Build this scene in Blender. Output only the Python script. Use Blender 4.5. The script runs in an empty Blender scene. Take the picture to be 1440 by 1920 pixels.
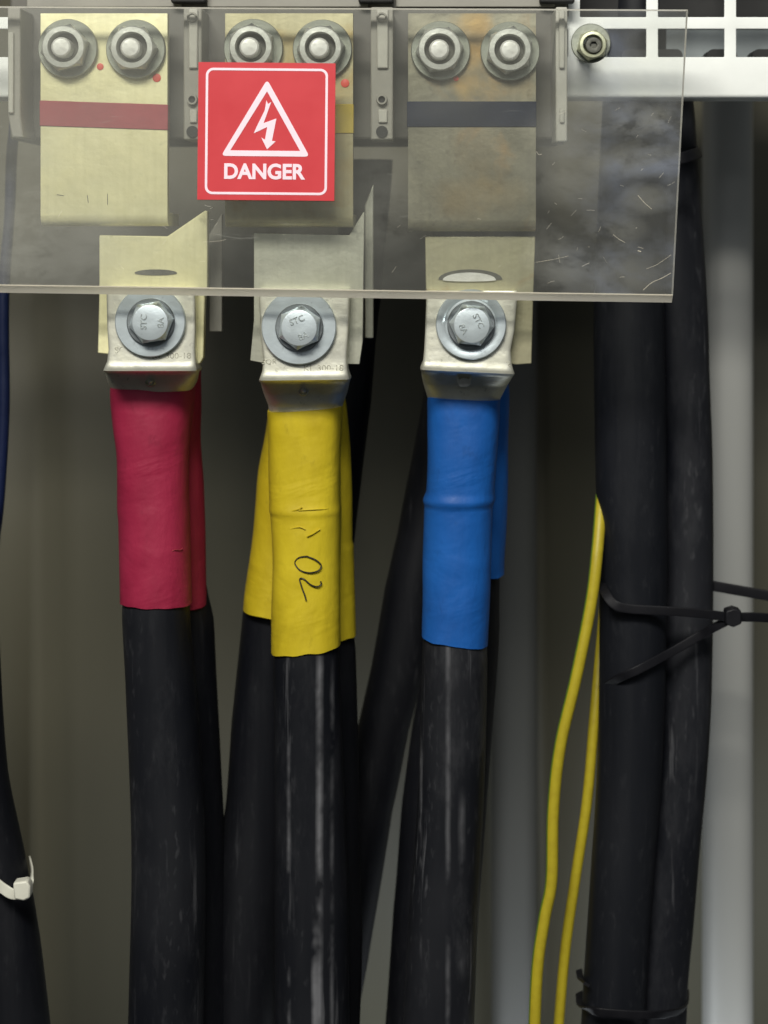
import bpy, bmesh, math, random
from mathutils import Vector, noise
random.seed(7)
R = math.radians
SC = bpy.context.scene
COL = SC.collection

# ------------------------------------------------------------ camera / light
D = 0.70                 # metres from the camera to the front of the acrylic sheet
S = 0.0002               # metres per photo pixel on that sheet
CX, CY = 800, 430        # photo pixel the camera faces squarely
cam = bpy.data.cameras.new('camera')
camo = bpy.data.objects.new('camera', cam)
COL.objects.link(camo)
camo.location = (0, -D, 0)
camo.rotation_euler = (R(90), 0, 0)
cam.sensor_fit = 'VERTICAL'
cam.sensor_height = 36
cam.sensor_width = 36
cam.lens = D * 36 / (1920 * S)
cam.shift_x = (720 - CX) / 1920
cam.shift_y = -(960 - CY) / 1920
cam.clip_start = 0.01
cam.clip_end = 20
cam.dof.use_dof = True
cam.dof.focus_distance = D + 0.012
cam.dof.aperture_fstop = 9
SC.camera = camo

W = bpy.data.worlds.new('World')
SC.world = W
W.use_nodes = True
wb = W.node_tree.nodes['Background']
wb.inputs[0].default_value = (0.80, 0.86, 0.90, 1)
wb.inputs[1].default_value = 0.17
_n, _l = W.node_tree.nodes, W.node_tree.links      # pale ceiling and walls above, dark floor below
_tc = _n.new('ShaderNodeTexCoord'); _sp = _n.new('ShaderNodeSeparateXYZ'); _rp = _n.new('ShaderNodeValToRGB')
_mr = _n.new('ShaderNodeMapRange'); _mr.inputs[1].default_value = -0.25; _mr.inputs[2].default_value = 0.6
_l.new(_tc.outputs['Generated'], _sp.inputs[0]); _l.new(_sp.outputs['Z'], _mr.inputs[0]); _l.new(_mr.outputs[0], _rp.inputs[0])
_rp.color_ramp.elements[0].color = (0.10, 0.11, 0.11, 1); _rp.color_ramp.elements[1].color = (0.80, 0.86, 0.90, 1)
_l.new(_rp.outputs[0], wb.inputs[0])

def area(name, loc, target, size, power, color):
    l = bpy.data.lights.new(name, 'AREA')
    l.energy = power
    l.color = color
    l.shape = 'RECTANGLE'
    l.size, l.size_y = size
    o = bpy.data.objects.new(name, l)
    COL.objects.link(o)
    o.location = loc
    o.rotation_euler = (Vector(target) - Vector(loc)).to_track_quat('-Z', 'Y').to_euler()
    return o
# ceiling lamp in front of and above the open cubicle, plus two added fill lights
area('ceiling_lamp', (-0.24, -1.25, 0.88), (0.0, 0.05, -0.05), (0.7, 0.22), 27, (1.0, 0.97, 0.88))
area('room_fill', (-0.15, -2.2, 1.15), (0.0, 0.0, 0.0), (2.6, 0.9), 15.0, (0.94, 0.97, 1.0))  # added soft fill standing in for the bright room behind the camera
area('low_fill', (0.07, 0.17, -0.50), (0.08, 0.30, -0.24), (0.35, 0.05), 0.42, (0.85, 0.92, 1.0))  # added fill with no real source, brightens the lower back sheet
SC.view_settings.view_transform = 'Standard'
SC.view_settings.look = 'None'
SC.view_settings.exposure = 0.0
SC.view_settings.gamma = 1.0

# ------------------------------------------------------------ helpers
def P(px, py, d=0.0):
    k = S * (1 + d / D)
    return Vector(((px - CX) * k, d, (CY - py) * k))
def L(n, d=0.0):
    return n * S * (1 + d / D)

def thing(name, label, cat, loc=(0, 0, 0), group=None):
    o = bpy.data.objects.new(name, None)
    COL.objects.link(o)
    o.empty_display_size = 0.01
    o.location = loc
    o['label'] = label
    o['category'] = cat
    if group: o['group'] = group
    return o
def tag(o, label, cat, group=None):
    o['label'] = label
    o['category'] = cat
    if group: o['group'] = group
    return o
def obj(name, me, mat, parent=None, smooth=40, label=None):
    """me: (verts, faces) in world coordinates, or a mesh"""
    off = Vector((0, 0, 0))
    p = parent
    while p is not None:
        off += p.location
        p = p.parent
    if isinstance(me, tuple):
        m = bpy.data.meshes.new(name)
        m.from_pydata([Vector(v) - off for v in me[0]], [], me[1])
        m.update()
        bm = bmesh.new(); bm.from_mesh(m)
        bmesh.ops.recalc_face_normals(bm, faces=bm.faces)
        bm.to_mesh(m); bm.free()
    else:
        m = me
        for v in m.vertices: v.co -= off
    if smooth is not None:
        for f in m.polygons: f.use_smooth = True
        m.set_sharp_from_angle(angle=R(smooth))
    if isinstance(mat, (list, tuple)):
        for x in mat: m.materials.append(x)
    else:
        m.materials.append(mat)
    o = bpy.data.objects.new(name, m)
    COL.objects.link(o)
    if parent: o.parent = parent
    if label: o['label'] = label
    return o
def bevel(o, w, seg=2):
    b = o.modifiers.new('bevel', 'BEVEL')
    b.width = w; b.segments = seg; b.limit_method = 'ANGLE'; b.angle_limit = R(35)
    return o
def join(*parts):
    V, F = [], []
    for v, f in parts:
        n = len(V)
        V += list(v); F += [tuple(i + n for i in q) for q in f]
    return V, F
def prism(poly, d0, d1):
    """poly of photo pixels (all taken at depth d0 scale), extruded from depth d0 to d1"""
    n = len(poly)
    k = S * (1 + d0 / D)
    V = [((x - CX) * k, d0, (CY - y) * k) for x, y in poly] + [((x - CX) * k, d1, (CY - y) * k) for x, y in poly]
    F = [tuple(range(n)), tuple(range(2 * n - 1, n - 1, -1))]
    F += [(i, (i + 1) % n, n + (i + 1) % n, n + i) for i in range(n)]
    return V, F
def box(x0, y0, x1, y1, d0, d1):
    return prism([(x0, y0), (x1, y0), (x1, y1), (x0, y1)], d0, d1)
def rbox(x0, y0, x1, y1, r, d0, d1, seg=6):
    pts = []
    for cx, cy, a0 in ((x1 - r, y0 + r, -90), (x1 - r, y1 - r, 0), (x0 + r, y1 - r, 90), (x0 + r, y0 + r, 180)):
        for i in range(seg + 1):
            a = R(a0 + 90 * i / seg)
            pts.append((cx + r * math.cos(a), cy + r * math.sin(a)))
    return prism(pts, d0, d1)
def ringframe(outer, inner, d0, d1):
    n = len(outer)
    k = S * (1 + d0 / D)
    V = []
    for d in (d0, d1):
        for poly in (outer, inner):
            V += [((x - CX) * k, d, (CY - y) * k) for x, y in poly]
    F = []
    for i in range(n):
        j = (i + 1) % n
        F += [(i, j, n + j, n + i), (2 * n + i, 3 * n + i, 3 * n + j, 2 * n + j),
              (i, 2 * n + i, 2 * n + j, j), (n + i, n + j, 3 * n + j, 3 * n + i)]
    return V, F
def rpoly(x0, y0, x1, y1, r, seg=8):
    pts = []
    for cx, cy, a0 in ((x1 - r, y0 + r, -90), (x1 - r, y1 - r, 0), (x0 + r, y1 - r, 90), (x0 + r, y0 + r, 180)):
        for i in range(seg + 1):
            a = R(a0 + 90 * i / seg)
            pts.append((cx + r * math.cos(a), cy + r * math.sin(a)))
    return pts
def turned(cx, cy, dref, prof, seg=60, rot=0.0, closed=False):
    """lathe about the viewing axis at pixel (cx,cy) on depth dref.
    prof: (kind, radius px, depth) kind 'c' round or 'h' hexagon with that apothem"""
    c = P(cx, cy, dref)
    V, F = [], []
    for kind, r, d in prof:
        rw = L(r, dref)
        for i in range(seg):
            a = 2 * math.pi * i / seg
            q = rw
            if kind == 'h':
                m = (a % R(60)) - R(30)
                q = rw / math.cos(m)
            V.append((c.x + q * math.cos(a + rot), d, c.z + q * math.sin(a + rot)))
    for k in range(len(prof) - 1):
        for i in range(seg):
            j = (i + 1) % seg
            F.append((k * seg + i, k * seg + j, (k + 1) * seg + j, (k + 1) * seg + i))
    if closed:
        k = len(prof) - 1
        for i in range(seg):
            j = (i + 1) % seg
            F.append((k * seg + i, k * seg + j, j, i))
    else:
        F.append(tuple(range(seg)))
        F.append(tuple((len(prof) - 1) * seg + i for i in range(seg)))
    return V, F
def cr(p0, p1, p2, p3, t):
    return 0.5 * ((2 * p1) + (-p0 + p2) * t + (2 * p0 - 5 * p1 + 4 * p2 - p3) * t * t + (-p0 + 3 * p1 - 3 * p2 + p3) * t ** 3)
def interp(rows, step, curved=True):
    out = []
    for i in range(len(rows) - 1):
        a = rows[max(i - 1, 0)]; b = rows[i]; c = rows[i + 1]; e = rows[min(i + 2, len(rows) - 1)]
        n = max(1, int(abs(c[0] - b[0]) / step))
        for k in range(n):
            t = k / n
            row = []
            for j in range(len(b)):
                if curved and j > 0: row.append(cr(a[j], b[j], c[j], e[j], t))
                else: row.append(b[j] + (c[j] - b[j]) * t)
            out.append(row)
    out.append(list(rows[-1]))
    return out
def loft(rows, seg=48, step=12, wob=0.0, curved=True, seed=0.0, wscale=28, ragged=0.0):
    """rows: py, cx, half width px, front depth, back depth, squareness, slant px (end cut)"""
    last = rows[-1][0]
    rows = interp(rows, step, curved)
    V, F = [], []
    for py, cx, hw, df, db, n, sl in rows:
        dc = (df + db) / 2; hd = (db - df) / 2
        c = P(cx, py, dc); w = L(hw, dc)
        for i in range(seg):
            a = 2 * math.pi * i / seg
            ca, sa = math.cos(a), math.sin(a)
            x = math.copysign(abs(ca) ** (2 / n), ca)
            y = -math.copysign(abs(sa) ** (2 / n), sa)
            p = Vector((c.x + w * x, dc + hd * y, c.z - L(sl, dc) * x))
            if ragged and py > last - 40:
                p.z += L(ragged, dc) * noise.noise(Vector((p.x * 160, p.y * 160, seed + 5))) * (py - last + 40) / 40
            if wob:
                q = wob * noise.noise(Vector((p.x * wscale * 2.2, p.y * wscale * 2.2 + seed, p.z * wscale)))
                p.x += q * x; p.y += q * y
            V.append(p)
    m = len(rows)
    for k in range(m - 1):
        for i in range(seg):
            j = (i + 1) % seg
            F.append((k * seg + i, k * seg + j, (k + 1) * seg + j, (k + 1) * seg + i))
    F.append(tuple(range(seg)))
    F.append(tuple((m - 1) * seg + i for i in range(seg)))
    return V, F
def cable(pts, dc, wob=0.0002, seed=0.0, seg=40):
    """pts: (py, cx, half width px[, depth]) round cable"""
    rows = []
    for p in pts:
        d = p[3] if len(p) > 3 else dc
        r = L(p[2], d)
        rows.append((p[0], p[1], p[2], d - r, d + r, 2.0, 0))
    return loft(rows, seg, 20, wob, True, seed)
def tube(pts, r, seg=12, step=4, flat=1.0, up=None):
    nn = 2.0 if flat > 0.9 else 6.0
    if nn > 3: seg = 24; flat *= 0.7
    """pts: world points; r radius; flat squashes along the frame's second axis"""
    Q = []
    for i in range(len(pts) - 1):
        a = pts[max(i - 1, 0)]; b = pts[i]; c = pts[i + 1]; e = pts[min(i + 2, len(pts) - 1)]
        for k in range(step):
            Q.append(Vector([cr(a[j], b[j], c[j], e[j], k / step) for j in range(3)]))
    Q.append(Vector(pts[-1]))
    V, F = [], []
    for i, q in enumerate(Q):
        t = (Q[min(i + 1, len(Q) - 1)] - Q[max(i - 1, 0)]).normalized()
        ref = up if up is not None else Vector((0, -1, 0))
        s = t.cross(ref)
        if s.length < 1e-4: s = t.cross(Vector((1, 0, 0)))
        s.normalize(); u = s.cross(t).normalized()
        for k in range(seg):
            a = 2 * math.pi * k / seg
            ca, sa = math.cos(a), math.sin(a)
            V.append(q + s * (r * math.copysign(abs(ca) ** (2 / nn), ca)) + u * (r * flat * math.copysign(abs(sa) ** (2 / nn), sa)))
    for i in range(len(Q) - 1):
        for k in range(seg):
            j = (k + 1) % seg
            F.append((i * seg + k, i * seg + j, (i + 1) * seg + j, (i + 1) * seg + k))
    F.append(tuple(range(seg))); F.append(tuple((len(Q) - 1) * seg + k for k in range(seg)))
    return V, F
def text(body, cx, cy, cap, d, depth, width=None, rot=0.0, bold=0.0, shear=0.0):
    """raised lettering facing the camera, centred on a pixel; cap = capital height in px"""
    cu = bpy.data.curves.new('lettering', 'FONT')
    cu.body = body; cu.size = 1.0; cu.align_x = 'CENTER'; cu.align_y = 'CENTER'
    cu.offset = bold; cu.shear = shear; cu.extrude = 0.0; cu.resolution_u = 4
    o = bpy.data.objects.new('lettering', cu)
    COL.objects.link(o)
    bpy.context.view_layer.update()
    me = bpy.data.meshes.new_from_object(o.evaluated_get(bpy.context.evaluated_depsgraph_get()))
    bpy.data.objects.remove(o)
    xs = [v.co.x for v in me.vertices]; ys = [v.co.y for v in me.vertices]
    mx, my = (min(xs) + max(xs)) / 2, (min(ys) + max(ys)) / 2
    sy = L(cap, d) / (max(ys) - min(ys)); sx = sy if width is None else L(width, d) / (max(xs) - min(xs))
    c = P(cx, cy, d)
    V = []
    for v in me.vertices:
        x, z = (v.co.x - mx) * sx, (v.co.y - my) * sy
        V.append(Vector((c.x + x * math.cos(rot) - z * math.sin(rot), d, c.z + x * math.sin(rot) + z * math.cos(rot))))
    F = [tuple(p.vertices) for p in me.polygons]
    bpy.data.meshes.remove(me)
    # give it thickness
    n = len(V)
    edges = {}
    for f in F:
        for i in range(len(f)):
            e = (f[i], f[(i + 1) % len(f)])
            if (e[1], e[0]) in edges: edges.pop((e[1], e[0]))
            else: edges[e] = 1
    V2 = V + [v + Vector((0, depth, 0)) for v in V]
    F2 = F + [tuple(i + n for i in reversed(f)) for f in F] + [(a, b, b + n, a + n) for a, b in edges]
    return V2, F2

# ------------------------------------------------------------ materials
class M:
    def __init__(s, name):
        s.m = bpy.data.materials.new(name); s.m.use_nodes = True
        s.t = s.m.node_tree; s.n = s.t.nodes; s.b = s.n['Principled BSDF']; s.out = s.n['Material Output']
        s.co = s.n.new('ShaderNodeTexCoord')
    def link(s, a, b): s.t.links.new(a, b)
    def noise(s, scale, detail=4, rough=0.55, stretch=(1, 1, 1), dist=0.0, offs=(0, 0, 0)):
        mp = s.n.new('ShaderNodeMapping'); mp.inputs['Scale'].default_value = stretch; mp.inputs['Location'].default_value = offs
        s.link(s.co.outputs['Object'], mp.inputs[0])
        t = s.n.new('ShaderNodeTexNoise'); t.inputs['Scale'].default_value = scale; t.inputs['Detail'].default_value = detail
        t.inputs['Roughness'].default_value = rough; t.inputs['Distortion'].default_value = dist
        s.link(mp.outputs[0], t.inputs['Vector'])
        return t.outputs['Fac']
    def ramp(s, fac, stops):
        r = s.n.new('ShaderNodeValToRGB')
        e = r.color_ramp.elements
        while len(e) < len(stops): e.new(0.5)
        for q, (p, c) in zip(e, stops):
            q.position = p; q.color = (*c, 1) if len(c) == 3 else c
        s.link(fac, r.inputs[0]); return r.outputs[0]
    def f(s, fac, a, b, lo=0.0, hi=1.0):
        r = s.n.new('ShaderNodeMapRange'); r.inputs[1].default_value = a; r.inputs[2].default_value = b
        r.inputs[3].default_value = lo; r.inputs[4].default_value = hi
        s.link(fac, r.inputs[0]); return r.outputs[0]
    def math(s, op, a, b):
        r = s.n.new('ShaderNodeMath'); r.operation = op
        for i, v in enumerate((a, b)):
            if isinstance(v, (int, float)): r.inputs[i].default_value = v
            else: s.link(v, r.inputs[i])
        return r.outputs[0]
    def mix(s, fac, a, b):
        r = s.n.new('ShaderNodeMix'); r.data_type = 'RGBA'
        if isinstance(fac, (int, float)): r.inputs[0].default_value = fac
        else: s.link(fac, r.inputs[0])
        for i, v in ((6, a), (7, b)):
            if isinstance(v, tuple): r.inputs[i].default_value = (*v, 1)
            else: s.link(v, r.inputs[i])
        return r.outputs[2]
    def bump(s, h, dist, strength=1.0):
        b = s.n.new('ShaderNodeBump'); b.inputs['Distance'].default_value = dist; b.inputs['Strength'].default_value = strength
        s.link(h, b.inputs['Height']); s.link(b.outputs[0], s.b.inputs['Normal'])
    def base(s, c):
        if isinstance(c, tuple): s.b.inputs['Base Color'].default_value = (*c, 1)
        else: s.link(c, s.b.inputs['Base Color'])
    def blobs(s, fac, items, d, brk):
        geo = s.n.new('ShaderNodeNewGeometry')
        sep = s.n.new('ShaderNodeSeparateXYZ'); s.link(geo.outputs['Position'], sep.inputs[0])
        wob = s.f(brk, 0.25, 0.75, -1.6, 1.6)
        for bx, by, rx, ry, st in items:
            c = P(bx, by, d)
            ex = s.math('DIVIDE', s.math('SUBTRACT', sep.outputs['X'], c.x), rx * S)
            ez = s.math('DIVIDE', s.math('SUBTRACT', sep.outputs['Z'], c.z), ry * S)
            e = s.math('ADD', s.math('ADD', s.math('MULTIPLY', ex, ex), s.math('MULTIPLY', ez, ez)), wob)
            g = s.math('MULTIPLY', s.f(e, 2.2, -0.6), st)
            fac = g if fac is None else s.math('ADD', fac, g)
        return fac
    def set(s, rough=0.5, metal=0.0, spec=0.5):
        if isinstance(rough, (int, float)): s.b.inputs['Roughness'].default_value = rough
        else: s.link(rough, s.b.inputs['Roughness'])
        s.b.inputs['Metallic'].default_value = metal
        s.b.inputs['Specular IOR Level'].default_value = spec
        return s

def metal(name, c1, c2, rough=0.42, met=0.6, scale=90, bump=0.00012, stain=None, stretch=(1, 1, 1), heat=None, heatcol=None, tarnish=0.38):
    m = M(name)
    n1 = m.noise(scale, 5, 0.65, stretch)
    n2 = m.noise(scale * 7, 3, 0.6)
    col = m.mix(m.f(n1, 0.35, 0.68), c1, c2)
    if scale < 60:      # sheet metal: rolled grain and cloudy tarnish
        grain = m.noise(420, 3, 0.6, (1, 1, 0.04))
        tar = m.noise(19, 6, 0.68, offs=(9, 2, 6), dist=0.5)
        col = m.mix(m.math('MULTIPLY', m.f(tar, 0.42, 0.66), tarnish), col, tuple(x * 0.55 for x in c2))
        col = m.mix(m.math('MULTIPLY', m.f(grain, 0.45, 0.7), 0.22), col, tuple(x * 0.7 for x in c2))
    spots = m.f(m.noise(scale * 3.2, 4, 0.6, offs=(3, 1, 2)), 0.64, 0.72)
    col = m.mix(m.math('MULTIPLY', spots, 0.45), col, tuple(x * 0.45 for x in c2))
    if stain:
        st = m.f(m.noise(stain[2], 5, 0.6, offs=stain[4] if len(stain) > 4 else (1, 2, 5), dist=0.6), *stain[3])
        col = m.mix(st, col, m.mix(n1, stain[0], stain[1]))
    if heat:
        col = m.mix(m.blobs(None, heat, 0.0185, m.noise(55, 4, 0.6, offs=(5, 1, 3))), col, m.mix(n1, *heatcol))
    m.base(col)
    m.set(m.f(n1, 0.3, 0.7, rough - 0.08, rough + 0.12), met)
    n3 = m.noise(scale * 0.8, 2, 0.5, offs=(7, 3, 4))
    m.bump(m.math('ADD', m.math('MULTIPLY', n3, 2.0), m.math('ADD', n1, m.math('MULTIPLY', n2, 0.25))), bump * 1.6)
    return m.m
def plastic(name, c, rough=0.5, var=0.12, bump=0.00005, scale=60, spec=0.4):
    m = M(name)
    n = m.noise(scale, 4, 0.6)
    m.base(m.mix(m.f(n, 0.3, 0.7), tuple(x * (1 - var) for x in c), tuple(min(1, x * (1 + var)) for x in c)))
    m.set(m.f(n, 0.3, 0.7, rough - 0.06, rough + 0.08), 0, spec)
    m.bump(m.noise(scale * 6, 3), bump)
    return m.m
def jacket(name, c=(0.0045, 0.0052, 0.0078), rough=0.46, streak=0.25, streaks=(), dust=0.06, offs=(0, 0, 0)):
    """black cable sheath; streaks = (world x at the top, slope, half width, strength, z low, z high)"""
    m = M(name)
    fine = m.noise(260, 3, 0.6, (1, 1, 0.06), offs=offs)
    mid = m.noise(60, 4, 0.6, (1.6, 1.6, 0.10), offs=offs)
    patch = m.noise(14, 3, 0.5, (1, 1, 0.6), offs=offs)
    scr = m.math('MULTIPLY', m.f(fine, 0.60, 0.78), m.f(mid, 0.50, 0.66))
    scr = m.math('MULTIPLY', scr, streak)
    scr = m.math('ADD', scr, m.math('MULTIPLY', m.f(patch, 0.42, 0.75), dust * 0.6))
    speck = m.noise(420, 2, 0.5, (1, 1, 0.35), offs=offs)
    scr = m.math('ADD', scr, m.math('MULTIPLY', m.math('MULTIPLY', m.f(speck, 0.58, 0.78), m.f(mid, 0.42, 0.62)), dust * 1.3))
    smear = m.noise(34, 6, 0.72, (1.4, 1.4, 0.5), offs=(offs[0] + 3, 0, offs[2]))
    scr = m.math('ADD', scr, m.math('MULTIPLY', m.f(smear, 0.50, 0.74), dust * 0.8))
    if streaks:
        geo = m.n.new('ShaderNodeNewGeometry')
        sep = m.n.new('ShaderNodeSeparateXYZ'); m.link(geo.outputs['Position'], sep.inputs[0])
        wav = m.noise(30, 3, 0.6, (0.02, 0.02, 1), offs=offs)
        brk = m.noise(45, 4, 0.7, (0.6, 0.6, 0.55), offs=(2, 2, 2))
        for x0, sl, hw, st, z0, z1, off in streaks:
            xx = m.math('SUBTRACT', sep.outputs['X'], x0)
            xx = m.math('SUBTRACT', xx, m.math('MULTIPLY', sep.outputs['Z'], sl))
            xx = m.math('ADD', xx, m.math('MULTIPLY', m.math('SUBTRACT', wav, 0.5), 0.0014))
            g = m.f(m.math('ABSOLUTE', xx, 0), hw * 1.15, hw * 0.05)
            g = m.math('MULTIPLY', g, m.f(brk, 0.38 + off, 0.56 + off))
            g = m.math('MULTIPLY', g, m.math('MULTIPLY', m.f(sep.outputs['Z'], z0, z0 + 0.01), m.f(sep.outputs['Z'], z1, z1 - 0.01)))
            scr = m.math('ADD', scr, m.math('MULTIPLY', g, st))
    m.base(m.mix(m.f(scr, 0, 1), c, (0.34, 0.34, 0.36)))
    m.set(m.f(mid, 0.3, 0.7, rough - 0.05, rough + 0.16), 0, 0.26)
    m.bump(m.math('ADD', mid, m.math('MULTIPLY', fine, 0.5)), 0.0003, 0.6)
    return m.m
def shrink(name, c, dark, rough=0.46):
    m = M(name)
    n = m.noise(38, 5, 0.6, (1, 1, 0.45), dist=0.4)
    sm = m.noise(150, 4, 0.65, (1, 1, 0.5))
    col = m.mix(m.f(n, 0.32, 0.72), c, dark)
    col = m.mix(m.math('MULTIPLY', m.f(sm, 0.62, 0.74), 0.35), col, tuple(x * 0.5 for x in dark))
    m.base(col)
    m.set(m.f(sm, 0.3, 0.7, rough + 0.02, rough + 0.16), 0, 0.3)
    wr = m.noise(26, 3, 0.5, (0.7, 0.7, 1.6), dist=1.2)
    m.bump(m.math('ADD', m.math('MULTIPLY', wr, 1.4), m.math('ADD', n, m.math('MULTIPLY', sm, 0.25))), 0.0012, 0.6)
    return m.m

m_lug = metal('tinned_copper', (0.86, 0.85, 0.73), (0.70, 0.69, 0.57), 0.42, 0.72, 120, 0.00009)
m_lugdark = metal('tinned_copper_dull', (0.66, 0.66, 0.56), (0.55, 0.55, 0.46), 0.40, 0.5, 90)
m_zinc = metal('zinc_plate', (0.66, 0.73, 0.75), (0.56, 0.63, 0.66), 0.34, 0.55, 70, 0.00010)
m_zincy = metal('zinc_plate_yellow', (0.62, 0.62, 0.42), (0.46, 0.48, 0.34), 0.34, 0.6, 80)
m_washer = metal('dull_washer', (0.32, 0.34, 0.29), (0.24, 0.25, 0.20), 0.42, 0.5, 80)
m_nut = metal('nut_steel', (0.60, 0.61, 0.56), (0.44, 0.45, 0.41), 0.38, 0.5, 90)
m_stud = metal('stud_end', (0.80, 0.80, 0.76), (0.62, 0.62, 0.58), 0.45, 0.35, 150)
m_emboss = metal('embossed_size', (0.50, 0.49, 0.40), (0.36, 0.35, 0.28), 0.5, 0.5, 600)
m_spring = metal('dark_spring_washer', (0.30, 0.33, 0.34), (0.20, 0.22, 0.23), 0.4, 0.7, 80)
m_stamp = metal('stamped_letter', (0.22, 0.25, 0.25), (0.42, 0.46, 0.46), 0.5, 0.5, 700)
m_dark_and_shade = metal('dark_metal_and_gap_shade', (0.12, 0.12, 0.10), (0.08, 0.08, 0.07), 0.5, 0.5, 150)  # dark metal, also paints the shade in the nut gaps
m_barL = metal('tinned_bar_bright', (0.96, 0.92, 0.58), (0.80, 0.75, 0.42), 0.36, 0.28, 30, 0.00025)
m_barM = metal('tinned_bar_dull', (0.56, 0.52, 0.32), (0.38, 0.35, 0.21), 0.38, 0.45, 30, 0.0002,
               stain=((0.42, 0.28, 0.10), (0.36, 0.30, 0.12), 26, (0.52, 0.66)))
m_barMl = metal('tinned_bar_grey', (0.72, 0.72, 0.60), (0.48, 0.48, 0.38), 0.36, 0.6, 34, 0.0002)
m_barR = metal('tinned_bar_tarnished', (0.38, 0.36, 0.26), (0.19, 0.18, 0.13), 0.38, 0.5, 34, 0.0002,
               stain=((0.36, 0.20, 0.10), (0.30, 0.26, 0.14), 30, (0.56, 0.72)),
               heat=((893, 70, 26, 60, .6), (893, 145, 44, 40, .75), (935, 165, 70, 30, .5), (880, 40, 30, 16, .35), (905, 275, 50, 50, .25), (875, 375, 50, 34, .28), (935, 370, 40, 34, .2)),
               heatcol=((0.36, 0.19, 0.07), (0.42, 0.33, 0.12)), tarnish=0.8)
m_barRl = metal('tinned_bar_stained', (0.56, 0.53, 0.34), (0.34, 0.32, 0.21), 0.38, 0.5, 34, 0.0002,
               stain=((0.33, 0.20, 0.12), (0.38, 0.30, 0.14), 40, (0.58, 0.72)))
m_white = plastic('white_powder_coat', (0.83, 0.85, 0.82), 0.45, 0.03, 0.00005)
m_rib = plastic('grey_barrier_plastic', (0.27, 0.26, 0.225), 0.55, 0.10)
m_ribpale = plastic('pale_barrier_plastic', (0.42, 0.41, 0.36), 0.5, 0.10)
m_house = plastic('breaker_casing', (0.115, 0.11, 0.095), 0.55, 0.15)
m_hole = plastic('dark_hole', (0.02, 0.02, 0.02), 0.7)
m_red = plastic('sticker_red', (0.57, 0.038, 0.048), 0.42, 0.05, 0.00003, 40)
m_print = plastic('sticker_white', (0.88, 0.72, 0.80), 0.45, 0.03)
m_redband = plastic('red_band_film', (0.30, 0.035, 0.05), 0.4, 0.22, 0.0001, 30)
m_yelband = plastic('yellow_band_film', (0.45, 0.34, 0.04), 0.4, 0.2, 0.0001, 30)
m_blueband = plastic('blue_band_film', (0.006, 0.011, 0.030), 0.6, 0.35, 0.0001, 30, 0.15)
m_dot = plastic('red_paint_dot', (0.70, 0.09, 0.06), 0.5)
m_tie = plastic('black_nylon', (0.006, 0.006, 0.008), 0.5, 0.2, spec=0.25)
m_wtie = plastic('white_nylon', (0.62, 0.61, 0.52), 0.4, 0.1)
m_ink = plastic('pen_ink', (0.02, 0.02, 0.02), 0.5)
m_greyplate = plastic('grey_panel', (0.22, 0.245, 0.25), 0.6, 0.12)
m_sred = shrink('red_heat_shrink', (0.34, 0.022, 0.062), (0.23, 0.010, 0.036))
m_syel = shrink('yellow_heat_shrink', (0.64, 0.50, 0.022), (0.43, 0.32, 0.010))
m_sblu = shrink('blue_heat_shrink', (0.010, 0.112, 0.42), (0.007, 0.068, 0.27))
m_j1 = jacket('black_sheath_red_phase', offs=(0.1, 0, 0.3))
m_jr = jacket('black_sheath_rear', (0.0030, 0.0035, 0.0058), 0.5, 0.10, dust=0.02, offs=(0.4, 0, 0.1))
def sx(px, d=0.039): return P(px, 0, d).x
m_j2 = jacket('black_sheath_yellow_phase', streak=0.45, offs=(0.7, 0, 0.8), dust=0.05, streaks=(
    (sx(599), 0.0, 0.0016, 0.40, -0.40, -0.165, 0.03), (sx(590), 0.0, 0.0014, 0.40, -0.40, -0.27, 0.02),
    (sx(541), 0.0, 0.0010, 0.30, -0.34, -0.20, 0.06), (sx(622), 0.0, 0.0010, 0.2, -0.34, -0.17, 0.08)))
m_j3 = jacket('black_sheath_blue_phase', streak=0.5, offs=(0.2, 0, 1.8), dust=0.09, streaks=(
    (sx(840), 0.0, 0.0012, 0.20, -0.32, -0.155, -0.01), (sx(789), -0.0, 0.0007, 0.22, -0.29, -0.20, -0.03),
    (sx(866), 0.0, 0.0016, 0.18, -0.30, -0.22, 0.07)))
m_j4 = jacket('black_sheath_bundle', (0.0065, 0.0075, 0.0105), 0.45, 0.10, dust=0.03, offs=(1.2, 0, 0.4))
m_j5 = jacket('black_sheath_bundle_scuffed', (0.0060, 0.0068, 0.0100), 0.46, 0.40, dust=0.06, offs=(1.7, 0, 0.9))
m_navy = plastic('navy_cable', (0.006, 0.012, 0.045), 0.4)

def earth_mat():
    m = M('earth_wire_insulation')
    at = m.n.new('ShaderNodeAttribute'); at.attribute_name = 'stripe'
    n = m.noise(300, 3, 0.6)
    st = m.f(at.outputs['Fac'], 0.45, 0.55)
    y = m.mix(m.f(n, 0.42, 0.66), (0.42, 0.34, 0.02), (0.38, 0.30, 0.018))
    m.base(m.mix(st, y, (0.14, 0.22, 0.02)))
    m.set(0.45, 0, 0.4)
    m.bump(n, 0.0002, 0.5)
    return m.m
m_earth = earth_mat()

def wall_mat(name, c, rough, met):
    m = M(name)
    n = m.noise(9, 3, 0.5, (1.5, 1, 0.25))
    g = m.noise(400, 2)
    m.base(m.mix(m.f(n, 0.3, 0.7), tuple(x * 0.85 for x in c), tuple(x * 1.12 for x in c)))
    m.set(rough, met, 0.4)
    m.bump(g, 0.0001, 0.3)
    return m.m
m_wall = wall_mat('cubicle_back_sheet', (0.088, 0.082, 0.056), 0.6, 0.0)
m_galv = wall_mat('galvanised_sheet', (0.50, 0.50, 0.47), 0.5, 0.2)

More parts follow.
